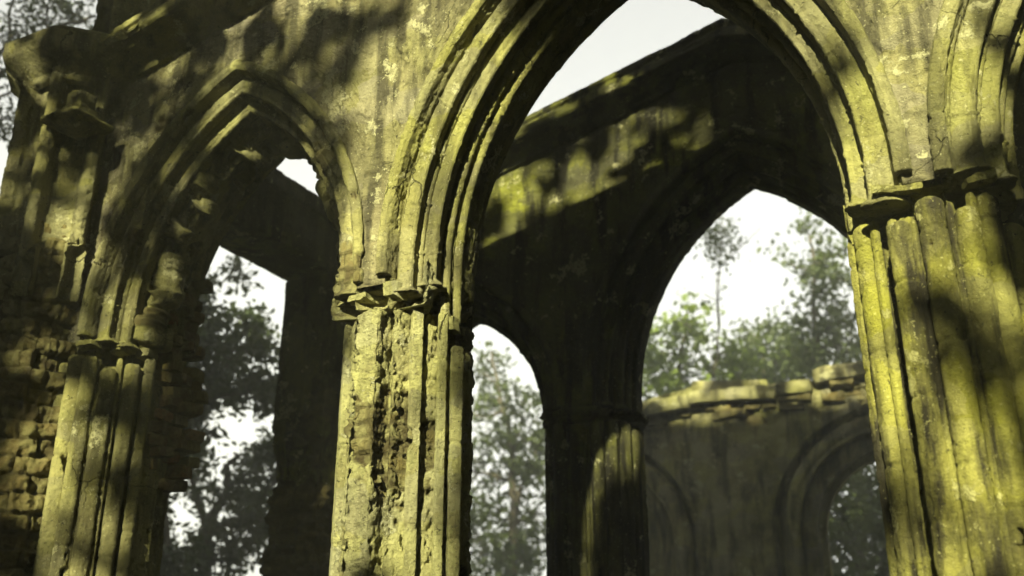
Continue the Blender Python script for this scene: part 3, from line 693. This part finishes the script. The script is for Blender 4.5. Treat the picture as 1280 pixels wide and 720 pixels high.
bg_tree("dark straight trunked tree with dense leaves seen through the left arch", 205, 9.5, [[(207, 560, 0), (212, 430, .2), (250, 300, .3)], [(205, 620, 0), (180, 560, 0), (160, 480, 0)]],
        [(215, 500, 9.5, .55, 3), (255, 470, 9.8, .6, 3), (300, 440, 9.5, .55, 2.0), (255, 385, 9.6, .35, .6), (210, 400, 9.6, .5, 1.5), (235, 560, 9.6, .5, 1.8), (310, 415, 9.8, .35, .4), (285, 345, 9.8, .3, .12), (190, 640, 9.5, .3, .5), (225, 690, 9.5, .4, 1.2), (330, 490, 9.8, .3, .8)], 220, 34, .125, .10, M_LEAF_DARK, 1, .10)
bg_tree("forked leaning tree with thin dark foliage low behind the left arch", 258, 11.0, [[(258, 660, 0), (240, 600, 0), (225, 540, 0)], [(258, 660, 0), (285, 610, 0), (283, 580, 0), (298, 570, 0), (292, 566, 0)], [(258, 665, 0), (320, 640, 0), (345, 600, 0)]],
        [(250, 590, 11, .45, 1), (300, 650, 11, .5, 1.6), (340, 660, 11, .5, 1.8), (325, 590, 11.2, .4, .9), (270, 700, 11, .5, 1.2), (345, 560, 11, .3, .5), (215, 700, 11, .4, 1)], 150, 26, .125, .11, M_LEAF_DARK, 2, .11)
bg_tree("hazy grey green tree between the centre pier and the shadowed pier behind it", 640, 17, [[(640, 600, 0), (625, 500, 0), (615, 440, 0)], [(640, 640, 0), (670, 560, 0)]],
        [(610, 470, 17, .55, .8), (650, 540, 17, .8, 2), (600, 590, 17, .8, 2), (660, 640, 17, .9, 2.5), (610, 690, 17, .9, 2.5), (690, 580, 17.5, .8, 1.5), (575, 520, 17.5, .8, 1.2), (640, 740, 17, .9, 2)], 250, 25, .15, .15, M_LEAF, 3, .13)
bg_tree("bushy bright green tree filling the left half of the shadowed big arch", 850, 17.5, [[(850, 560, 0), (850, 450, 0), (860, 390, 0)], [(850, 600, 0), (890, 480, 0)]],
        [(840, 430, 17.5, .7, 2), (820, 480, 17.5, .7, 2), (870, 400, 17.6, .5, .9), (890, 450, 17.5, .7, 2), (860, 500, 17.5, .8, 2), (920, 480, 17.8, .6, 1.4), (800, 440, 18, .6, 1)], 135, 25, .15, .15, M_LEAF_PALE, 4, .12)
bg_tree("round crowned tree in the middle of the shadowed big arch", 955, 19, [[(955, 560, 0), (955, 450, 0), (945, 400, 0)]],
        [(945, 420, 19, .5, 1), (960, 460, 19, .7, 2), (990, 440, 19, .6, 1.5), (930, 470, 19, .6, 1.5), (1000, 480, 19, .8, 2)], 105, 25, .15, .15, M_LEAF, 5, .12)
bg_tree("tall narrow tree on the right of the shadowed big arch", 1022, 17, [[(1022, 540, 0), (1022, 420, 0), (1018, 330, 0), (1010, 290, 0)]],
        [(1022, 390, 17, .42, 1.6), (1015, 330, 17, .35, .7), (1040, 350, 17, .4, .8), (1040, 430, 17, .6, 2), (1010, 440, 17, .5, 1.6), (1060, 320, 17.3, .4, .5), (1065, 400, 17.4, .5, 1.2), (1020, 290, 17, .3, .35), (1050, 480, 17, .7, 2), (985, 330, 17, .3, .25)], 145, 23, .13, .12, M_LEAF, 6, .10)
bg_tree("sparse sapling whose thin top stands against white sky in the shadowed arch", 893, 15, [[(893, 560, 0), (897, 420, 0), (899, 330, 0), (905, 270, 0)], [(893, 560, 0), (897, 420, 0), (900, 335, 0), (925, 310, 0), (950, 285, 0)]],
        [(900, 290, 15, .22, 1), (895, 320, 15, .22, 1), (910, 305, 15, .2, .7), (885, 370, 15, .3, .5)], 34, 14, .09, .12, M_LEAF, 7, .022)
bg_tree("dark green tree filling the round arch of the far low wall", 1075, 16, [[(1075, 660, 0), (1080, 560, 0)]],
        [(1060, 640, 16, .7, 2), (1100, 620, 16, .7, 2), (1080, 690, 16, .9, 3), (1120, 700, 16, .9, 2), (1050, 720, 16, .8, 2)], 170, 26, .15, .18, M_LEAF, 8, .12)
bg_tree("dark leafy tree overhanging the turret in the top left corner", -60, 6.8, [[(-60, 400, 0), (-50, 150, 0), (60, 40, 0), (120, 20, 0)], [(-60, 300, 0), (-20, 100, 0), (30, -20, 0)]],
        [(20, 40, 6.8, .32, 1.5), (60, 10, 6.8, .30, 1.4), (95, 20, 6.9, .22, .8), (20, 110, 6.8, .22, .5), (0, 150, 6.8, .22, .6), (-40, 60, 6.8, .5, 2), (30, -40, 6.8, .4, 2), (-20, 330, 7.0, .3, .8), (10, 400, 7, .2, .5)], 120, 24, .075, .085, M_LEAF_DARK, 9, .09)

# ------------------------------------------------------------------ the wood and trees behind the viewer: leaves added and thinned to shape light
def on_wall(P):
    k = (P[:, 1] - YF) / SDIR[1]; Q = P - SDIR * k[:, None]; return Q[:, 0], Q[:, 2]
def in_opening(X, Z):
    r = np.zeros(X.shape, bool)
    for o in OPS_F:
        dx = np.abs(X - o.cx); r |= (dx < o.h - .13) & (Z < o.z0 + np.sqrt(np.maximum((o.R - .12) ** 2 - (dx + o.R - o.h) ** 2, 0)) - .15)
    return r
def light_map(X, Z):
    L = np.full(X.shape, .24)
    def g(x, z, rx, rz, a):
        nonlocal L
        L = L + a * np.exp(-((X - x) / rx) ** 2 - ((Z - z) / rz) ** 2)
    g(-2.68, 2.5, .5, 1.1, .85); g(-2.5, 4.2, .36, .8, .70); g(-3.25, 5.35, .5, .28, .5); g(-.1, 2.6, .55, 1.3, .55); g(-.2, 4.2, .5, .8, .50)
    g(-4.6, 2.6, .5, .9, .36); g(-2.98, 4.1, .15, .7, .6); g(-2.25, 4.9, .42, .5, .75); g(.18, 4.3, .3, .8, .3); g(-5.3, 5.55, .6, .3, -.6); g(-4.62, 3.5, .16, .6, .6)
    L = L + .34 * sstep(6.0, 6.1, Z + .255 * np.abs(X - XM)) * sstep(-2.2, -3.0, X) + .02 * sstep(-3.2, -3.6, X); g(-4.5, 4.3, .4, .7, .06); g(-5.35, 2.6, .25, .9, .05); g(-5.4, 4.5, .3, .6, .28)
    L = np.where(in_opening(X, Z), -.35, L)
    up = Z > 6.42 - .255 * np.abs(X - XM)            # rays that pass over the nearest gable
    k = (YB - YF) / -SDIR[1]; bx, bz = X - SDIR[0] * k, Z - SDIR[2] * k      # where they meet the second gable
    Lb = .05 + .68 * np.exp(-((bx + 2.95) / 1.25) ** 4 - ((bz - 5.4) / .65) ** 4) + .55 * np.exp(-((bx + 2.9) / 1.0) ** 4 - ((bz - 6.2) / .3) ** 2)
    L = np.where(up, Lb, L); L = np.where(up & (bz > 6.9), .8, L); kf = (YR - YF) / -SDIR[1]; fz = Z - SDIR[2] * kf; L = np.where(up & (fz > 5.0), .6, L)
    return np.clip(L, -.35, .97)
_gx, _gz = np.meshgrid(np.linspace(-9, 5, 240), np.linspace(0, 12, 220), indexing='ij')
def dapple(X, Z):
    k = np.where(Z > 6.42 - .255 * np.abs(X - XM), 2.5, np.where((X > -1) | (X < -3.4), 1.5, 1.0)); P = np.stack([X * k, 0 * X + .37, Z * k], -1); return fbm(P, 1.9, 2, 21) + .75 * fbm(P, 5.5, 2, 22)
_ds = np.sort(dapple(_gx.ravel(), _gz.ravel()))
def shade_keep(P, rng):  # drops unseen leaves so sun and shade fall on the walls as mapped
    X, Z = on_wall(P); rk = np.searchsorted(_ds, dapple(X, Z)) / len(_ds)
    inside = (X > -8) & (X < 4) & (Z > .5) & (Z < 13)
    p = np.clip((rk - light_map(X, Z)) / .34, 0, 1); on_front = (Z < 6.62 - .255 * np.abs(X - XM)) & ~in_opening(X, Z); p = np.where(on_front & ~((Z > 5.12) & (X < -4.75)), np.minimum(p, np.interp(X, [-5.6, -4.9, -4.2, -3.4, -2.9, -1, -.4, 0, .3], [.50, .27, .34, .30, .17, .24, .40, .40, .3])), p); return ~inside | (rng.random(len(X)) < p)
def in_view(P, m=1.2):
    v = P - CAM; z = v @ _f; x = (v @ _r) / np.maximum(z, 1e-3); y = (v @ _u) / np.maximum(z, 1e-3)
    return (z > .1) & (np.abs(x) < .5145 * m) & (np.abs(y) < .2895 * m)
def wood_tree(label, bx, by, h, R, n, ls, seed, lm=M_LEAF_DARK, cz=None):
    rng = np.random.default_rng(seed); b = np.array([bx, by, -.05]); root = empty("tree", label, "tree", tuple(b), "trees behind the viewer")
    tb_ = Bag(); top = b + np.array([rng.uniform(-.4, .4), rng.uniform(-.4, .4), h * .8]); p = wiggle(b, top, 10, .04, rng); tube(tb_, p, np.linspace(.22, .05, 10), 9)
    c = np.array([bx, by, cz or h * .65])
    for k in range(14):
        e = c + rng.normal(size=3) * R * np.array([.5, .5, .45]); i = rng.integers(4, 10)
        if light_map(*on_wall(p[i] + (e - p[i]) * np.linspace(0, 1, 12)[:, None])).max() > .4 and by < 0: continue
        tube(tb_, wiggle(p[i], e, 7, .1, rng, .05), np.linspace(.07, .012, 7), 6)
    tb_.build('trunk', M_BARK, root)
    v = rng.normal(size=(n, 3)); v /= np.linalg.norm(v, axis=1)[:, None]; P = c + v * (rng.random((n, 1)) ** .45) * np.array([R, R, R * .85])
    P = P[P[:, 2] > .3]; P = P[~in_view(P) & shade_keep(P, rng)]
    V, F = leaves(P, ls, rng); mesh_obj('crown', V, F, lm, root, smooth=False)
wood_tree("broad tree behind the viewer with leaf gaps shaped to dapple the nearest wall", -.25, -7.5, 11.5, 4.6, 110000, .14, 1)
wood_tree("tall tree close behind the viewer, crown shaped to shade the right pier", 4.6, -6.5, 11.0, 4.4, 100000, .14, 2)
wood_tree("tall tree behind the viewer to the left, crown shaped to shade the turret", -7.2, -6.0, 11.0, 4.6, 60000, .19, 3)
def leaf_shell():  # unseen shell of loose leaves, added to block sky light
    rng = np.random.default_rng(5); n = 210000
    u = rng.normal(size=(n, 3)); u /= np.linalg.norm(u, axis=1)[:, None]; u[:, 2] = np.abs(u[:, 2])
    P = np.array([-1.5, 2.5, 0]) + u * rng.uniform(9.5, 15, (n, 1)) * np.array([1.1, 1.0, .85])
    P = P[(P[:, 1] < 11) & (P[:, 2] > 0)]; P = P[~in_view(P, 1.25) & shade_keep(P, rng)]
    V, F = leaves(P, .42, rng, .6); o = mesh_obj('sky_blocking_leaves', V, F, M_LEAF_DARK, None, smooth=False); o['kind'] = 'stuff'
leaf_shell()

# ------------------------------------------------------------------ misty air
def haze():
    m, n = mat("misty_air"); b = NB(n); v = b("ShaderNodeVolumePrincipled"); v.inputs['Color'].default_value = (.93, .95, .92, 1)
    v.inputs['Density'].default_value = .0105; v.inputs['Anisotropy'].default_value = .3
    o = b("ShaderNodeOutputMaterial"); b.link(v.outputs[0], o.inputs['Volume'])
    x0, x1, y0, y1, z0, z1 = -60, 60, -40, 60, -1.4, 20
    V = [(x, y, z) for x in (x0, x1) for y in (y0, y1) for z in (z0, z1)]
    F = [(0, 1, 3, 2), (4, 6, 7, 5), (0, 4, 5, 1), (2, 3, 7, 6), (0, 2, 6, 4), (1, 5, 7, 3)]
    o = mesh_obj('haze', V, np.array(F), m, None, smooth=False); o['kind'] = 'stuff'
haze()
